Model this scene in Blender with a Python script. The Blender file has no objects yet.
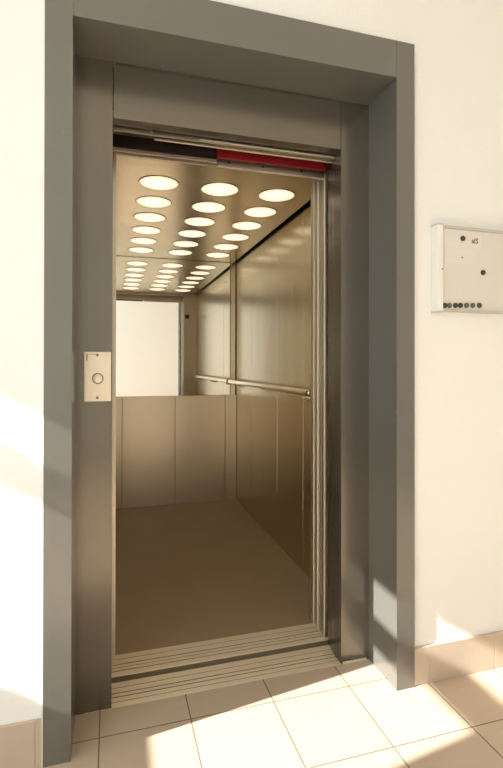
import bpy, bmesh, math, random
from mathutils import Vector, Matrix
random.seed(4)
scene = bpy.context.scene
COL = scene.collection

# ------------------------------------------------------------------ materials
def new_mat(name):
    m = bpy.data.materials.new(name); m.use_nodes = True
    nt = m.node_tree
    return m, nt, nt.nodes['Principled BSDF']

def plain(name, col, rough=.5, metal=0., spec=.5, bump=0., bscale=200., var=0., vscale=6.):
    m, nt, b = new_mat(name)
    b.inputs['Base Color'].default_value = (*col, 1)
    b.inputs['Roughness'].default_value = rough
    b.inputs['Metallic'].default_value = metal
    b.inputs['Specular IOR Level'].default_value = spec
    tc = nt.nodes.new('ShaderNodeTexCoord')
    if var:
        n = nt.nodes.new('ShaderNodeTexNoise'); n.inputs['Scale'].default_value = vscale; n.inputs['Detail'].default_value = 4
        nt.links.new(tc.outputs['Object'], n.inputs['Vector'])
        mx = nt.nodes.new('ShaderNodeMix'); mx.data_type = 'RGBA'
        mx.inputs[6].default_value = (*[c * (1 - var) for c in col], 1)
        mx.inputs[7].default_value = (*[min(1, c * (1 + var)) for c in col], 1)
        nt.links.new(n.outputs['Fac'], mx.inputs[0]); nt.links.new(mx.outputs[2], b.inputs['Base Color'])
    if bump:
        n = nt.nodes.new('ShaderNodeTexNoise'); n.inputs['Scale'].default_value = bscale; n.inputs['Detail'].default_value = 3
        nt.links.new(tc.outputs['Object'], n.inputs['Vector'])
        bp = nt.nodes.new('ShaderNodeBump'); bp.inputs['Strength'].default_value = bump; bp.inputs['Distance'].default_value = .003
        nt.links.new(n.outputs['Fac'], bp.inputs['Height']); nt.links.new(bp.outputs['Normal'], b.inputs['Normal'])
    return m

def brushed(name, col, rough, axis_scale, metal=1., rvar=.08, bump=.03, wav=0., bdist=.0003):
    """metal with a grain: noise stretched along the small axis of axis_scale"""
    m, nt, b = new_mat(name)
    b.inputs['Base Color'].default_value = (*col, 1)
    b.inputs['Metallic'].default_value = metal
    tc = nt.nodes.new('ShaderNodeTexCoord'); mp = nt.nodes.new('ShaderNodeMapping')
    mp.inputs['Scale'].default_value = axis_scale
    nt.links.new(tc.outputs['Object'], mp.inputs['Vector'])
    n = nt.nodes.new('ShaderNodeTexNoise'); n.inputs['Scale'].default_value = 1.; n.inputs['Detail'].default_value = 5
    nt.links.new(mp.outputs['Vector'], n.inputs['Vector'])
    mr = nt.nodes.new('ShaderNodeMapRange')
    mr.inputs['To Min'].default_value = rough - rvar; mr.inputs['To Max'].default_value = rough + rvar
    nt.links.new(n.outputs['Fac'], mr.inputs['Value']); nt.links.new(mr.outputs['Result'], b.inputs['Roughness'])
    bp = nt.nodes.new('ShaderNodeBump'); bp.inputs['Strength'].default_value = bump; bp.inputs['Distance'].default_value = bdist
    nt.links.new(n.outputs['Fac'], bp.inputs['Height'])
    last = bp
    if wav:
        n2 = nt.nodes.new('ShaderNodeTexNoise'); n2.inputs['Scale'].default_value = 2.2; n2.inputs['Detail'].default_value = 1
        nt.links.new(tc.outputs['Object'], n2.inputs['Vector'])
        b2 = nt.nodes.new('ShaderNodeBump'); b2.inputs['Strength'].default_value = wav; b2.inputs['Distance'].default_value = .02
        nt.links.new(n2.outputs['Fac'], b2.inputs['Height']); nt.links.new(bp.outputs['Normal'], b2.inputs['Normal'])
        last = b2
    nt.links.new(last.outputs['Normal'], b.inputs['Normal'])
    return m

def coat(m, w, r):
    b = m.node_tree.nodes['Principled BSDF']; b.inputs['Coat Weight'].default_value = w; b.inputs['Coat Roughness'].default_value = r

TX, TY, TW = -.0324, .0744, .3003
def tile_floor(name):
    m, nt, b = new_mat(name)
    N = nt.nodes.new; L = nt.links.new
    g = N('ShaderNodeNewGeometry'); sp = N('ShaderNodeSeparateXYZ'); L(g.outputs['Position'], sp.inputs[0])
    def edge(sock, off):
        a = N('ShaderNodeMath'); a.operation = 'ADD'; a.inputs[1].default_value = -off + 60 * TW; L(sock, a.inputs[0])
        d = N('ShaderNodeMath'); d.operation = 'DIVIDE'; d.inputs[1].default_value = TW; L(a.outputs[0], d.inputs[0])
        f = N('ShaderNodeMath'); f.operation = 'FRACT'; L(d.outputs[0], f.inputs[0])
        s = N('ShaderNodeMath'); s.operation = 'SUBTRACT'; s.inputs[1].default_value = .5; L(f.outputs[0], s.inputs[0])
        ab = N('ShaderNodeMath'); ab.operation = 'ABSOLUTE'; L(s.outputs[0], ab.inputs[0])
        fl = N('ShaderNodeMath'); fl.operation = 'FLOOR'; L(d.outputs[0], fl.inputs[0])
        return ab.outputs[0], fl.outputs[0]
    ex, ix = edge(sp.outputs['X'], TX); ey, iy = edge(sp.outputs['Y'], TY)
    mxn = N('ShaderNodeMath'); mxn.operation = 'MAXIMUM'; L(ex, mxn.inputs[0]); L(ey, mxn.inputs[1])
    mr = N('ShaderNodeMapRange'); mr.inputs['From Min'].default_value = .4915; mr.inputs['From Max'].default_value = .4945
    L(mxn.outputs[0], mr.inputs['Value'])
    cmb = N('ShaderNodeCombineXYZ'); L(ix, cmb.inputs[0]); L(iy, cmb.inputs[1])
    wn = N('ShaderNodeTexWhiteNoise'); wn.noise_dimensions = '2D'; L(cmb.outputs[0], wn.inputs['Vector'])
    n = N('ShaderNodeTexNoise'); n.inputs['Scale'].default_value = 9; n.inputs['Detail'].default_value = 5; L(g.outputs['Position'], n.inputs['Vector'])
    ad = N('ShaderNodeMath'); ad.operation = 'MULTIPLY_ADD'; ad.inputs[1].default_value = .35; L(wn.outputs['Value'], ad.inputs[0]); L(n.outputs['Fac'], ad.inputs[2])
    tcx = N('ShaderNodeMix'); tcx.data_type = 'RGBA'; tcx.inputs[6].default_value = (.525, .405, .295, 1); tcx.inputs[7].default_value = (.575, .45, .335, 1)
    L(ad.outputs[0], tcx.inputs[0])
    c = N('ShaderNodeMix'); c.data_type = 'RGBA'; L(mr.outputs['Result'], c.inputs[0]); L(tcx.outputs[2], c.inputs[6]); c.inputs[7].default_value = (.20, .15, .105, 1)
    L(c.outputs[2], b.inputs['Base Color'])
    r = N('ShaderNodeMapRange'); r.inputs['To Min'].default_value = .38; r.inputs['To Max'].default_value = .9
    L(mr.outputs['Result'], r.inputs['Value']); L(r.outputs['Result'], b.inputs['Roughness'])
    bp = N('ShaderNodeBump'); bp.invert = True; bp.inputs['Strength'].default_value = .5; bp.inputs['Distance'].default_value = .002
    L(mr.outputs['Result'], bp.inputs['Height']); L(bp.outputs['Normal'], b.inputs['Normal'])
    return m

def emitter(name, col, strength):
    m, nt, b = new_mat(name)
    b.inputs['Base Color'].default_value = (.9, .88, .82, 1); b.inputs['Roughness'].default_value = .35
    b.inputs['Emission Color'].default_value = (*col, 1); b.inputs['Emission Strength'].default_value = strength
    N = nt.nodes.new; L = nt.links.new
    tc = N('ShaderNodeTexCoord'); ln = N('ShaderNodeVectorMath'); ln.operation = 'LENGTH'; L(tc.outputs['Object'], ln.inputs[0])
    mr = N('ShaderNodeMapRange'); mr.interpolation_type = 'SMOOTHSTEP'; mr.inputs['From Min'].default_value = 0; mr.inputs['From Max'].default_value = .1
    mr.inputs['To Min'].default_value = strength * 1.2; mr.inputs['To Max'].default_value = strength * .80
    L(ln.outputs['Value'], mr.inputs['Value']); L(mr.outputs['Result'], b.inputs['Emission Strength'])
    return m

def pane_mat(name):
    m = bpy.data.materials.new(name); m.use_nodes = True; nt = m.node_tree; nt.nodes.clear()
    o = nt.nodes.new('ShaderNodeOutputMaterial'); mx = nt.nodes.new('ShaderNodeMixShader')
    t = nt.nodes.new('ShaderNodeBsdfTransparent'); g = nt.nodes.new('ShaderNodeBsdfGlossy'); g.inputs['Roughness'].default_value = .02
    mx.inputs[0].default_value = .05
    nt.links.new(t.outputs[0], mx.inputs[1]); nt.links.new(g.outputs[0], mx.inputs[2]); nt.links.new(mx.outputs[0], o.inputs[0])
    return m

M = dict(
    wall=plain('cream_plaster', (.825, .825, .805), .85, bump=.40, bscale=170, spec=.2),
    ceil=plain('lobby_ceiling_paint', (.86, .83, .76), .9),
    tile=tile_floor('beige_floor_tile'),
    skirt=plain('beige_skirting_tile', (.53, .43, .335), .35, var=.06, vscale=7),
    grout=plain('grout', (.52, .44, .34), .9),
    casing=brushed('grey_metallic_casing', (.150, .145, .127), .27, (60, 60, 60), metal=.2, rvar=.008, bump=0.),
    jamb=brushed('grey_metallic_frame', (.19, .172, .145), .23, (90, 90, 3), metal=.75, rvar=.012, bump=0.),
    ldoor=brushed('dark_steel_door', (.26, .235, .19), .22, (160, 160, 2), metal=.9, rvar=.04, bump=.02),
    steel=brushed('brushed_cabin_steel', (.67, .595, .45), .25, (11, 11, .25), rvar=.03, bump=.5, wav=.02, bdist=.003),
    steelh=brushed('brushed_cabin_steel_rear', (.66, .575, .45), .33, (1.5, 1.5, 60), rvar=.03, bump=0.),
    csteel=brushed('ceiling_steel', (.54, .487, .355), .25, (3, 60, 3), rvar=.04, bump=.01, wav=.22),
    bright=brushed('bright_door_steel', (.78, .71, .58), .36, (100, 100, 2), metal=.6, rvar=.04, bump=0.),
    alu=brushed('ribbed_sill_aluminium', (.86, .715, .52), .38, (2, 100, 100), metal=.25, rvar=.01, bump=0.),
    leaf=brushed('car_door_leaf_steel', (.56, .48, .37), .34, (100, 100, 2), metal=.85, rvar=.03, bump=0.),
    glint=plain('edge_glint_pale', (.86, .78, .63), .35, .35),  # pale colour stands in for light caught on the door edges
    anod=plain('anodised_aluminium', (.60, .585, .54), .38, .6),
    rail=plain('polished_handrail_steel', (.80, .72, .58), .18, 1.),
    mirror=plain('mirror_silver', (.965, .955, .92), .015, 1.),
    vinyl=plain('brown_cabin_floor', (.37, .252, .148), .45, var=.10, vscale=5, bump=.06, bscale=90),
    dark=plain('dark_gap', (.03, .026, .02), .8),
    groove=plain('groove_shade_brown', (.20, .145, .09), .7, spec=.2),  # brown holds the shade of sill grooves and gap, with groove dirt
    shaft=plain('shaft_concrete', (.10, .09, .08), .95),
    red=plain('red_painted_steel', (.20, .004, .005), .45),
    blackm=plain('near_black_steel', (.014, .008, .006), .6, spec=.12),
    zinc=brushed('zinc_plated_steel', (.55, .49, .39), .38, (2, 60, 60), rvar=.05, bump=.02),
    plate=brushed('call_plate_steel', (.84, .76, .63), .42, (2, 2, 150), metal=.85, rvar=.05, bump=.02),
    engr=plain('engraved_mark', (.20, .175, .135), .5),
    white=plain('white_trim_lit_rail', (.80, .79, .74), .35, .0),
    board=plain('board_backing', (.66, .64, .59), .5),
    paper=plain('white_paper', (.69, .667, .617), .8),
    ink=plain('dark_print', (.07, .065, .05), .8),
    magnet=plain('dark_magnet', (.045, .04, .032), .45),
    magnet2=plain('grey_magnet', (.11, .10, .08), .45),
    winframe=plain('white_window_frame', (.80, .80, .77), .4),
    pane=pane_mat('window_glass'),
    lamp=emitter('warm_lamp_diffuser', (1., .86, .64), 1.12),
)

coat(M['casing'], .6, .18)

# ------------------------------------------------------------------ helpers
def tag(o, label=None, cat=None, group=None, kind=None):
    if label: o['label'] = label
    if cat: o['category'] = cat
    if group: o['group'] = group
    if kind: o['kind'] = kind
    return o

def empty(name, loc, label, cat, group=None):
    o = bpy.data.objects.new(name, None); COL.objects.link(o); o.location = loc; o.empty_display_size = .1
    o['_w'] = list(loc)
    return tag(o, label, cat, group)

def box(bm, x0, x1, y0, y1, z0, z1, bev=0.):
    t = bmesh.new()
    bmesh.ops.create_cube(t, size=1)
    for v in t.verts:
        v.co = ((x0 + x1) / 2 + v.co.x * (x1 - x0), (y0 + y1) / 2 + v.co.y * (y1 - y0), (z0 + z1) / 2 + v.co.z * (z1 - z0))
    if bev: bmesh.ops.bevel(t, geom=t.edges[:], offset=bev, segments=2, affect='EDGES', profile=.5)
    me = bpy.data.meshes.new('t'); t.to_mesh(me); t.free(); bm.from_mesh(me); bpy.data.meshes.remove(me)
    return bm

def tube(bm, a, b, r, seg=24, r2=None):
    a, b = Vector(a), Vector(b); d = b - a
    mat = Matrix.Translation((a + b) / 2) @ d.to_track_quat('Z', 'Y').to_matrix().to_4x4()
    bmesh.ops.create_cone(bm, cap_ends=True, segments=seg, radius1=r, radius2=r if r2 is None else r2, depth=d.length, matrix=mat)
    return bm

def prism(bm, prof, axis, a0, a1):
    """extrude a closed 2D profile along an axis; profile = the other two coordinates in xyz order"""
    def P(p, a):
        if axis == 'x': return (a, p[0], p[1])
        if axis == 'y': return (p[0], a, p[1])
        return (p[0], p[1], a)
    v0 = [bm.verts.new(P(p, a0)) for p in prof]; v1 = [bm.verts.new(P(p, a1)) for p in prof]
    n = len(prof)
    bm.faces.new(v0); bm.faces.new(list(reversed(v1)))
    for i in range(n): bm.faces.new((v0[i], v1[i], v1[(i + 1) % n], v0[(i + 1) % n]))
    bmesh.ops.recalc_face_normals(bm, faces=bm.faces[:])
    return bm

def lathe(bm, prof, c, axis='z', seg=40, sign=1):
    """prof: (r, h) list, closed by caps where r = 0; revolved about axis through c"""
    rings = []
    for r, hh in prof:
        ring = []
        for i in range(seg if r > 0 else 1):
            a = 2 * math.pi * i / seg
            p = (r * math.cos(a), r * math.sin(a), hh * sign)
            if axis == 'y': p = (p[0], p[2], p[1])
            ring.append(bm.verts.new((c[0] + p[0], c[1] + p[1], c[2] + p[2])))
        rings.append(ring)
    for A, B in zip(rings, rings[1:]):
        for i in range(seg):
            j = (i + 1) % seg
            if len(A) == 1 and len(B) == 1: continue
            if len(A) == 1: bm.faces.new((A[0], B[i], B[j]))
            elif len(B) == 1: bm.faces.new((A[i], A[j], B[0]))
            else: bm.faces.new((A[i], A[j], B[j], B[i]))
    bmesh.ops.recalc_face_normals(bm, faces=bm.faces[:])
    return bm

def obj(name, bm, mat, parent=None, smooth=False):
    """mesh built in world coordinates -> one object with a sensible origin"""
    me = bpy.data.meshes.new(name)
    if parent is not None: org = Vector(parent['_w'])
    else:
        xs = [v.co for v in bm.verts]
        org = Vector(((min(v.x for v in xs) + max(v.x for v in xs)) / 2, (min(v.y for v in xs) + max(v.y for v in xs)) / 2, min(v.z for v in xs)))
    bmesh.ops.translate(bm, verts=bm.verts[:], vec=-org)
    bm.to_mesh(me); bm.free()
    me.materials.append(mat)
    if smooth:
        for p in me.polygons: p.use_smooth = True
        me.set_sharp_from_angle(angle=math.radians(38))
    o = bpy.data.objects.new(name, me); COL.objects.link(o)
    if parent is not None: o.parent = parent; o['_w'] = list(org)
    else: o.location = org; o['_w'] = list(org)
    return o

def bx(name, mat, parent, *d, bev=0., **k):
    return obj(name, box(bmesh.new(), *d, bev=bev), mat, parent, **k)

def struct(name, bm, mat, parent=None):
    o = obj(name, bm, mat, parent)
    if parent is None: o['kind'] = 'structure'
    return o

# ------------------------------------------------------------------ dimensions read from the photograph (metres)
X0, X1, X2, X3 = -.1935, -.1134, 1.0266, 1.1039       # casing: outer/inner left, inner/outer right
ZT, ZL = 2.4307, 2.292                                 # casing top, underside of its lintel
YW = .016                                              # plaster face; the casing face is y = 0
YJ = .2034                                             # landing door frame face
JL, JR, ZB = .0062, .9009, 2.0932                      # clear opening
CX0, CX1, CY0, CY1, CZ = -.10, 1.0917, .5233, 2.6319, 2.135
LX0, LX1, LY0, LZ = -1.8, 3.4, -3.6, 2.95              # lobby

# ------------------------------------------------------------------ setting
b = bmesh.new(); box(b, LX0 - .25, LX1 + .25, LY0 - .25, YJ - .0005, -.12, 0); struct('floor', b, M['tile'])
b = bmesh.new(); box(b, LX0 - .25, LX1 + .25, LY0 - .25, .25, LZ, LZ + .15); struct('ceiling', b, M['ceil'])
b = bmesh.new()
box(b, LX0 - .25, X1 - .0085, YW, .25, 0, LZ); box(b, X2 + .0085, LX1 + .25, YW, .25, 0, LZ)
box(b, X1 - .0085, X2 + .0085, YW, .25, ZL + .0085, LZ)
struct('wall_front', b, M['wall'])
# left wall, out of frame: sun window, plus a larger one added for fill light
W1 = (-.69, -.06, 1.12, 2.065)
W2 = (-3.45, -1.0, .5, 2.65)
b = bmesh.new()
ys = [LY0 - .25, W2[0], W2[1], W1[0], W1[1], YW]
box(b, LX0 - .12, LX0, ys[0], ys[1], 0, LZ); box(b, LX0 - .12, LX0, ys[2], ys[3], 0, LZ); box(b, LX0 - .12, LX0, ys[4], ys[5], 0, LZ)
for w in (W1, W2):
    box(b, LX0 - .12, LX0, w[0], w[1], 0, w[2]); box(b, LX0 - .12, LX0, w[0], w[1], w[3], LZ)
struct('wall_left', b, M['wall'])
def window(name, w, hbars, vbars):
    f = bmesh.new(); t = .008
    xa, xb = LX0 - .035, LX0 - .001
    box(f, xa, xb, w[0], w[1], w[2], w[2] + t); box(f, xa, xb, w[0], w[1], w[3] - t, w[3])
    box(f, xa, xb, w[0], w[0] + t, w[2] + t, w[3] - t); box(f, xa, xb, w[1] - t, w[1], w[2] + t, w[3] - t)
    for (z0, z1) in hbars: box(f, xa, xb, w[0] + t, w[1] - t, z0, z1)
    for (y0, y1) in vbars: box(f, xa, xb, y0, y1, w[2] + t, w[3] - t)
    fo = struct(name, f, M['winframe'])
    p = bmesh.new(); box(p, LX0 - .020, LX0 - .016, w[0] + t, w[1] - t, w[2] + t, w[3] - t)
    obj('pane', p, M['pane'], fo)
window('window_1', W1, [(1.748, 1.852)], [])
window('fill_window', W2, [], [(-2.18, -2.12)])  # unseen opening, added and sized to brighten the lobby
b = bmesh.new(); box(b, LX0 - .12, LX1 + .12, LY0 - .12, LY0, 0, LZ); struct('wall_back', b, M['wall'])
b = bmesh.new(); box(b, LX1, LX1 + .12, LY0, YW, 0, LZ); struct('wall_right', b, M['wall'])

# tiled skirting: tiles with mortar joints
def skirting(name, x0, x1, joints):
    b = bmesh.new()
    xs = [x0] + sorted(j for j in joints if x0 < j < x1) + [x1]
    for a, c in zip(xs, xs[1:]):
        box(b, a + (.0015 if a != x0 else 0), c - (.0015 if c != x1 else 0), .005, YW, .001, .1415, bev=.0012)
    o = struct(name, b, M['skirt'])
    g = bmesh.new(); box(g, x0 + .001, x1 - .001, .0068, YW - .0002, .0015, .1400)
    obj('mortar', g, M['grout'], o)
skirting('baseboard_right', X3 + .002, LX1, [1.163 + .3155 * i for i in range(8)])
skirting('baseboard_left', LX0, X0 - .004, [-.215 - .3155 * i for i in range(6)])
b = bmesh.new(); box(b, X0 - .004, X0, .003, YW, 0, ZT); struct('trim_1', b, M['white'])

# lift shaft behind the front wall
b = bmesh.new()
box(b, -.55, -.45, .25, 3.0, -.5, LZ); box(b, 1.6, 1.7, .25, 3.0, -.5, LZ); box(b, -.55, 1.7, 2.9, 3.0, -.5, LZ)
box(b, -.45, 1.6, .25, 2.9, -.6, -.5); box(b, -.45, 1.6, .25, 2.9, LZ - .05, LZ)
box(b, -.45, 1.6, .15, .2030, -.5, -.121)
struct('wall_shaft', b, M['shaft'])

# ------------------------------------------------------------------ casing around the recess
T = .008
cas = empty('door_casing', ((X0 + X3) / 2, 0, 0), 'wide grey metal casing lining the recess around the lift entrance', 'door casing')
b = bmesh.new(); prism(b, [(X0, 0), (X1, 0), (X1, YJ - .0003), (X1 - T, YJ - .0003), (X1 - T, YW - .0005), (X0, YW - .0005)], 'z', .0005, ZL + T)
box(b, X0, X1, 0, YW - .0005, ZL + T, ZT)
obj('post', b, M['casing'], cas)
b = bmesh.new(); prism(b, [(X3, 0), (X2, 0), (X2, YJ - .0003), (X2 + T, YJ - .0003), (X2 + T, YW - .0005), (X3, YW - .0005)], 'z', .0005, ZL + T)
box(b, X2, X3, 0, YW - .0005, ZL + T, ZT)
obj('post', b, M['casing'], cas)
b = bmesh.new(); prism(b, [(0, ZT), (0, ZL), (YJ - .0003, ZL), (YJ - .0003, ZL + T), (YW - .0005, ZL + T), (YW - .0005, ZT)], 'x', X1 + .001, X2 - .001)
obj('lintel', b, M['casing'], cas)

# ------------------------------------------------------------------ landing door frame
fr = empty('landing_door_frame', ((JL + JR) / 2, YJ, 0), 'dark grey metal lift door frame set back inside the casing', 'door frame')
# L-shaped jambs with a return towards the shaft
b = bmesh.new(); box(b, X1 - .006, JL, YJ, .262, .0005, ZL + .007, bev=.0012); obj('jamb', b, M['jamb'], fr)
b = bmesh.new(); box(b, JR, X2 + .006, YJ, .268, .0005, ZL + .007, bev=.0012); obj('jamb', b, M['jamb'], fr)
bx('header_panel', M['jamb'], fr, JL + .0015, JR - .0015, YJ + .0005, .2542, ZB, 2.2835, bev=.001)
bx('filler_strip', M['jamb'], fr, JL + .0015, JR - .0015, YJ + .0015, .2542, 2.2850, ZL + .007)
bx('base_strip', M['bright'], fr, JR + .006, X2 - .012, YJ - .004, YJ - .0002, .001, .010, bev=.001)
# ribbed sill
def sill_profile(y0, y1, grooves, ribs, dep=.006):
    pr = [(y0 + .008, -.030), (y0 + .008, -.003), (y0, -.003), (y0, -.001), (y0 + .001, 0)]
    ev = [(g, .0045, .022) for g in grooves] + [(r, .0026, .008) for r in ribs]
    for y, hw, d in sorted(ev): pr += [(y - hw, 0), (y - hw, -d), (y + hw, -d), (y + hw, 0)]
    pr += [(y1 - .001, 0), (y1, -.001), (y1, -.030)]
    return pr
b = bmesh.new(); prism(b, sill_profile(YJ + .0005, .3426, [.259, .2801], [.232, .310]), 'x', JL - .09, JR + .45)
sl = obj('sill', b, M['alu'], fr)
def grooves(parent, wide, narrow, x0, x1):
    b = bmesh.new()
    for g in wide: box(b, x0, x1, g - .0043, g + .0043, -.0075, -.0030)
    for g in narrow: box(b, x0, x1, g - .0024, g + .0024, -.0050, -.0014)
    obj('groove_shade', b, M['groove'], parent)  # dark inserts paint the shade inside the grooves, along with dirt
grooves(sl, [.259, .2801], [.232, .310], JL - .089, JR + .449)
# track above the opening
tr = bx('door_track', M['zinc'], fr, -.3, 1.5, .272, .300, 2.0800, 2.130, bev=.001)
bx('track_lip', M['bright'], tr, .33, .905, .2690, .2718, 2.0865, 2.0905)
b = bmesh.new(); box(b, .33 - .17, .905, .3005, .304, 2.0770, 2.0800); obj('track_edge', b, M['bright'], tr)
b = bmesh.new(); lathe(b, [(0, .004), (.004, .004), (.0065, .0012), (.0075, 0), (0, 0)], (.148, .272, 2.093), 'y', 16, -1); obj('screw', b, M['engr'], tr, True)

# sliding landing door, slid open to the right behind the jamb
ld = empty('landing_door', (1.13, .31, -.005), 'dark steel sliding landing door parked open behind the right jamb', 'door')
bx('door_leaf', M['ldoor'], ld, .9045, 1.36, .272, .303, .002, 2.075, bev=.0015)
bx('door_leaf', M['ldoor'], ld, .9085, 1.37, .3125, .3425, .002, 2.065, bev=.0015)

# ------------------------------------------------------------------ door operator seen in the slot over the opening
op = empty('door_operator', (.55, .345, 2.06), 'red painted door operator beam in the slot above the lift opening', 'door mechanism')
bx('beam', M['red'], op, -.05, .900, .352, .368, 2.064, 2.160, bev=.001)
bx('dark_plate', M['blackm'], op, -.05, .412, .336, .344, 2.050, 2.120, bev=.001)  # dark plate covering the left part of the red beam

# ------------------------------------------------------------------ lift car
car = empty('elevator_car', ((CX0 + CX1) / 2, 1.58, -.05), 'open lift car with brushed steel walls, half mirror and brown floor', 'elevator')
bx('floor_panel', M['vinyl'], car, CX0, CX1, CY0, CY1, -.05, -.0002)
bx('gap_shade_strip', M['groove'], car, CX0, 1.40, .3797, .3872, -.05, -.0034)  # dark strip added over the sill face, painting the shade in the gap
bx('gap_shade_block', M['blackm'], car, CX0, 1.40, .3920, .5225, -.05, -.0305)  # dark block added under the sill to keep the gap dark
b = bmesh.new(); prism(b, sill_profile(.3798, .5225, [.4133, .4554], [.434, .490]), 'x', CX0, 1.40)
sl = obj('car_sill', b, M['alu'], car)
grooves(sl, [.4133, .4554], [.434, .490], CX0 + .001, 1.399)
# right wall, four steel panels with narrow joints; left wall the same
for side, xa, xb in ((1, CX1, CX1 + .02), (-1, CX0 - .02, CX0)):
    ysm = [.5615, 1.0702, 1.5326, 2.1657, 2.708]
    for a, c in zip(ysm, ysm[1:]):
        bx('wall_panel', M['steel'], car, xa, xb, a + .0018, c - .0018, 0, 2.2, bev=.0015)
    bx('wall_backing', M['zinc'], car, xb + .0005 if side > 0 else xa - .01, xb + .01 if side > 0 else xa - .0005, .5615, 2.72, 0, 2.22)
# rear wall: lower panels, mirror above, full-height corner strip on the right
xsm = [CX0, .0951, .5399, .9854, CX1 - .0005]
for a, c in zip(xsm, xsm[1:]):
    bx('rear_panel', M['steelh'], car, a + .0015, c - .0015, CY1, CY1 + .02, 0, .9367, bev=.0012)
bx('corner_strip', M['steel'], car, 1.0400, CX1 - .006, 2.654, 2.664, .9367, 2.2, bev=.0012)
YM = 2.665
bx('mirror', M['mirror'], car, CX0 - .015, 1.0370, YM, YM + .008, .938, 2.2)
bx('mirror_ledge', M['steelh'], car, CX0 - .015, 1.0700, CY1 + .0205, YM - .001, .925, .9365)
bx('rear_backing', M['dark'], car, CX0 - .02, CX1 + .02, 2.710, 2.720, 0, 2.22)
bx('car_roof', M['dark'], car, CX0 - .02, CX1 + .02, CY0, 2.72, 2.221, 2.24)
# returns beside the entrance, header over it
bx('front_return', M['leaf'], car, .920, CX1 + .02, CY0 + .0005, .560, 0, 2.2, bev=.0015)
bx('front_return', M['bright'], car, CX0 - .02, .0215, .462, .560, .001, 2.2, bev=.0015)
hd = bx('car_header', M['zinc'], car, CX0 - .02, .9130, .4010, .4090, 2.066, 2.22, bev=.001)
bx('soffit_panel', M['bright'], car, CX0, .9195, .545, .560, 2.108, 2.2, bev=.001)
bx('header_lip', M['bright'], hd, CX0, .423, .3945, .4005, 2.0590, 2.0800, bev=.001)
br = bx('slotted_bracket', M['zinc'], hd, .425, .912, .3900, .4000, 2.0440, 2.0860, bev=.001)
bx('bracket_lip', M['bright'], br, .425, .912, .3860, .4000, 2.0400, 2.0436, bev=.0005)
for hx in (.475, .625, .805):
    b = bmesh.new(); lathe(b, [(0, .0008), (.0045, .0008), (.0045, 0), (0, 0)], (hx, .390, 2.064), 'y', 14, -1); obj('bolt_hole', b, M['dark'], br)
# indicator on the inner face of the right return (seen in the mirror)
ind = bx('indicator', M['dark'], car, .945, .995, .5605, .575, 1.815, 1.865, bev=.002)
# car ceiling with eighteen round lamps
bx('rear_soffit', M['csteel'], car, CX0 + .02, CX1 - .024, CY1 - .003, 2.652, CZ, CZ + .012, bev=.001)
cp = bx('ceiling_panel', M['csteel'], car, CX0 + .02, CX1 - .024, .585, CY1 - .008, CZ, CZ + .012, bev=.001)
R = .100
dm = bmesh.new(); lathe(dm, [(0, .006), (.05, .0055), (.085, .0035), (R - .004, .001), (R - .004, -.0), (0, 0)], (0, 0, 0), 'z', 48, -1)
dme = bpy.data.meshes.new('diffuser'); dm.to_mesh(dme); dm.free(); dme.materials.append(M['lamp'])
rm = bmesh.new(); lathe(rm, [(R - .0035, 0), (R - .0035, .0025), (R, .002), (R + .002, 0), (R - .0035, 0)], (0, 0, 0), 'z', 48, -1)
rme = bpy.data.meshes.new('lamp_rim'); rm.to_mesh(rme); rm.free(); rme.materials.append(M['csteel'])
for me in (dme, rme):
    for p in me.polygons: p.use_smooth = True
for j in range(6):
    for i in range(3):
        c = Vector((.2341 + .3155 * i, .8984 + .2994 * j, CZ - .0003)) - Vector(cp['_w'])
        l = bpy.data.objects.new('ceiling_light', dme); COL.objects.link(l); l.parent = cp; l.location = c
        l2 = bpy.data.objects.new('light_rim', rme); COL.objects.link(l2); l2.parent = cp; l2.location = c
# handrail on the right wall
HX, HZ, HR = 1.030, 1.062, .0195
b = bmesh.new(); tube(b, (HX, .838, HZ), (HX, YM - .024, HZ), HR, 28)
bmesh.ops.create_uvsphere(b, u_segments=28, v_segments=14, radius=HR, matrix=Matrix.Translation((HX, .838, HZ)))
hr = obj('handrail', b, M['rail'], car, True)
b = bmesh.new(); tube(b, (HX, YM - .0235, HZ), (HX, YM - .0125, HZ), HR + .001, 28); obj('end_cap', b, M['dark'], hr, True)
for yb in (1.0, 1.75, 2.45):
    b = bmesh.new(); tube(b, (HX + .008, yb, HZ - .008), (HX + .03, yb, HZ - .035), .007, 14); tube(b, (HX + .03, yb, HZ - .035), (CX1 - .004, yb, HZ - .035), .007, 14)
    tube(b, (CX1 - .005, yb, HZ - .035), (CX1 - .0002, yb, HZ - .035), .020, 20); obj('rail_bracket', b, M['rail'], hr, True)

# sliding car door, two bright leaves parked on the right
cd = empty('car_door', (1.14, .44, .002), 'bright steel sliding car door parked open on the right of the lift opening', 'door')
for x0, y0, y1, t0, t1 in ((.9175, .392, .4275, .3905, .4050), (.9195, .4385, .4740, .4655, .4750)):
    lf = bx('door_leaf', M['leaf'], cd, x0, 1.38, y0, y1, .002, 2.19, bev=.0015)
    bx('edge_glint', M['glint'], lf, .9150, x0 - .0003, t0, t1, .002, 2.06, bev=.001)  # pale strip paints the highlight along the leaf edge
lf = bx('door_edge', M['leaf'], cd, .9195, .950, .4865, .5200, .002, 2.10, bev=.0015)
bx('edge_glint', M['glint'], lf, .9160, .9192, .5130, .5215, .002, 2.09, bev=.001)  # same painted highlight on the last edge

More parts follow.
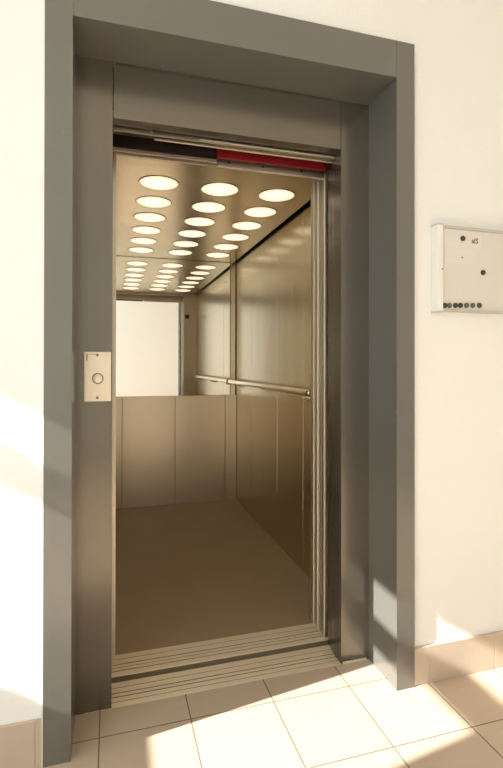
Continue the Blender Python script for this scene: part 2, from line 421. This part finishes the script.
# ------------------------------------------------------------------ call station on the left jamb
cs = empty('call_station', (-.0425, YJ, 1.0859), 'pale steel call button plate on the left jamb', 'call button')
fp = bx('faceplate', M['plate'], cs, -.0877, .0020, YJ - .0045, YJ - .0003, 1.0865, 1.2600, bev=.0012)
b = bmesh.new(); lathe(b, [(.0160, 0), (.0160, .0035), (.0170, .0042), (.0185, .0035), (.0192, 0), (.0160, 0)], (-.0425, YJ - .0045, 1.1665), 'y', 36, -1); obj('button_ring', b, M['engr'], cs, True)
b = bmesh.new(); lathe(b, [(0, .0046), (.011, .0044), (.0140, .0034), (.0145, 0), (0, 0)], (-.0425, YJ - .0045, 1.1665), 'y', 36, -1); obj('button', b, M['plate'], cs, True)
for sz in (1.2490, 1.0995):
    b = bmesh.new(); lathe(b, [(0, .0012), (.002, .0014), (.0042, .0010), (.0048, 0), (0, 0)], (-.0442, YJ - .0045, sz), 'y', 18, -1)
    obj('screw', b, M['engr'], cs, True)
b = bmesh.new(); box(b, -.0810, -.0770, YJ - .0050, YJ - .0044, 1.2300, 1.2540); box(b, -.0740, -.0490, YJ - .0050, YJ - .0044, 1.2510, 1.2526)
obj('engraved_mark', b, M['engr'], fp)

# ------------------------------------------------------------------ notice board on the right wall
NB = (1.1898, 1.8100, 1.4200, 1.7505); YF = -.0219; YP = -.0139
nb = empty('notice_board', ((NB[0] + NB[1]) / 2, YW, NB[2]), 'white aluminium framed magnetic notice board on the wall right of the lift', 'notice board')
b = bmesh.new(); box(b, NB[0], NB[0] + .0255, YF, YW - .0003, NB[2], NB[3], bev=.0025); obj('frame_rail', b, M['white'], nb)  # left rail paler: window light on its side put into the colour
b = bmesh.new(); box(b, NB[1] - .0255, NB[1], YF, YW - .0003, NB[2], NB[3], bev=.0025); obj('frame_rail', b, M['anod'], nb)
b = bmesh.new(); box(b, NB[0] + .0257, NB[1] - .0257, YF + .001, YW - .0003, NB[3] - .012, NB[3] - .001, bev=.002); obj('frame_rail', b, M['anod'], nb)
b = bmesh.new(); box(b, NB[0] + .0257, NB[1] - .0257, YF + .001, YW - .0003, NB[2] + .001, NB[2] + .009, bev=.002); obj('frame_rail', b, M['anod'], nb)
for z in (NB[2] - .004, NB[3] - .002):
    bx('frame_corner', M['anod'], nb, NB[0] - .003, NB[0] + .027, YF - .0015, YW - .0003, z, z + .006, bev=.0015)
bx('board_panel', M['board'], nb, NB[0] + .02, NB[1] - .02, YP, YW - .0004, NB[2] + .008, NB[3] - .010)
b = bmesh.new(); lathe(b, [(0, .0025), (.0028, .0025), (.0032, 0), (0, 0)], (NB[0] + .0215, YF, 1.5804), 'y', 16, -1); obj('lock', b, M['engr'], nb, True)

def glyphs(name, txt, x, z, size, y, parent):
    cu = bpy.data.curves.new('txt', 'FONT'); cu.body = txt; cu.size = size; cu.extrude = .0001; cu.offset = size * .02
    t = bpy.data.objects.new('txt', cu); COL.objects.link(t)
    bpy.context.view_layer.update()
    me = bpy.data.meshes.new_from_object(t.evaluated_get(bpy.context.evaluated_depsgraph_get()))
    bpy.data.objects.remove(t); bpy.data.curves.remove(cu)
    bm = bmesh.new(); bm.from_mesh(me); bpy.data.meshes.remove(me)
    bmesh.ops.transform(bm, verts=bm.verts[:], matrix=Matrix.Translation((x, y, z)) @ Matrix.Rotation(math.pi / 2, 4, 'X'))
    return obj(name, bm, M['ink'], parent)
s1 = bx('notice_sheet', M['paper'], None, 1.2260, 1.3960, YP - .0008, YP - .0002, 1.6690, 1.7360)
tag(s1, 'white paper slip with small dark print at the top of the board', 'paper', 'paper slips on the notice board')
glyphs('print', 'alS', 1.3505, 1.6905, .0285, YP - .0010, s1)
s2 = bx('notice_sheet', M['paper'], None, 1.2290, 1.3640, YP - .0008, YP - .0002, 1.6060, 1.6660)
tag(s2, 'lower white paper slip below the one held by the magnet', 'paper', 'paper slips on the notice board')
glyphs('print', 'vs', 1.3020, 1.6290, .012, YP - .0010, s2)
def magnet(x, z, m, label, y=YP - .0002):
    b = bmesh.new(); lathe(b, [(0, .0062), (.0070, .0062), (.0098, .0045), (.0105, .0), (0, 0)], (x, y, z), 'y', 28, -1)
    tag(obj('magnet', b, m, None, True), label, 'magnet', 'round magnets on the notice board')
magnet(1.309, 1.7052, M['magnet'], 'dark round magnet holding the paper slip at the top of the board', YP - .0009)
magnet(1.4044, 1.5784, M['magnet'], 'dark round magnet alone in the middle of the notice board')
words = ['first', 'second', 'third', 'fourth', 'fifth', 'sixth', 'seventh']
for k, x in enumerate((1.2259, 1.2477, 1.2755, 1.2985, 1.3259, 1.3553, 1.3867)):
    lab = 'dark round magnet, %s from the left in the row along the board bottom' % words[k]
    if k == 6: lab = 'dark round magnet at the right end of the row along the board bottom'
    if k == 0: lab = 'dark round magnet at the left end of the row, against the board frame'
    magnet(x, 1.4432 + .0009 * k, M['magnet2'] if k in (1, 4, 5) else M['magnet'], lab)

# ------------------------------------------------------------------ light
sun = bpy.data.lights.new('sun', 'SUN'); sun.energy = 18.0; sun.angle = math.radians(.6); sun.color = (1, .98, .945)
so = bpy.data.objects.new('sun', sun); COL.objects.link(so); so.location = (-6, -1, 5)
so.rotation_euler = Vector((1, .145, -.585)).to_track_quat('-Z', 'Y').to_euler()
w = bpy.data.worlds.new('sky'); scene.world = w; w.use_nodes = True
bg = w.node_tree.nodes['Background']; bg.inputs['Color'].default_value = (.85, .96, 1.0, 1); bg.inputs['Strength'].default_value = 4.15

# ------------------------------------------------------------------ camera
cam = bpy.data.cameras.new('camera'); co = bpy.data.objects.new('camera', cam); COL.objects.link(co)
f = Vector((0.28091766, 0.95972302, 0.00412214)); r = Vector((0.95972922, -0.28092440, 0.00114564)); u = Vector((-0.00225751, -0.00363431, 0.99999085))
m = Matrix((r, u, -f)).transposed().to_4x4(); m.translation = (0, -1.57552, 1.219)
co.matrix_world = m
cam.sensor_fit = 'HORIZONTAL'; cam.sensor_width = 36; cam.lens = 481.876 * 36 / 503; cam.shift_y = -22.2 / 503
cam.clip_start = .01
scene.camera = co

scene.view_settings.view_transform = 'Standard'; scene.view_settings.look = 'None'
scene.view_settings.exposure = 0.0; scene.view_settings.gamma = 1; scene.view_settings.use_curve_mapping = False
scene.cycles.use_denoising = True
scene.cycles.max_bounces = 14; scene.cycles.diffuse_bounces = 8; scene.cycles.glossy_bounces = 8; scene.cycles.transparent_max_bounces = 16
scene.cycles.caustics_reflective = True
scene.cycles.sample_clamp_indirect = 8
for o in bpy.data.objects:
    if '_w' in o: del o['_w']
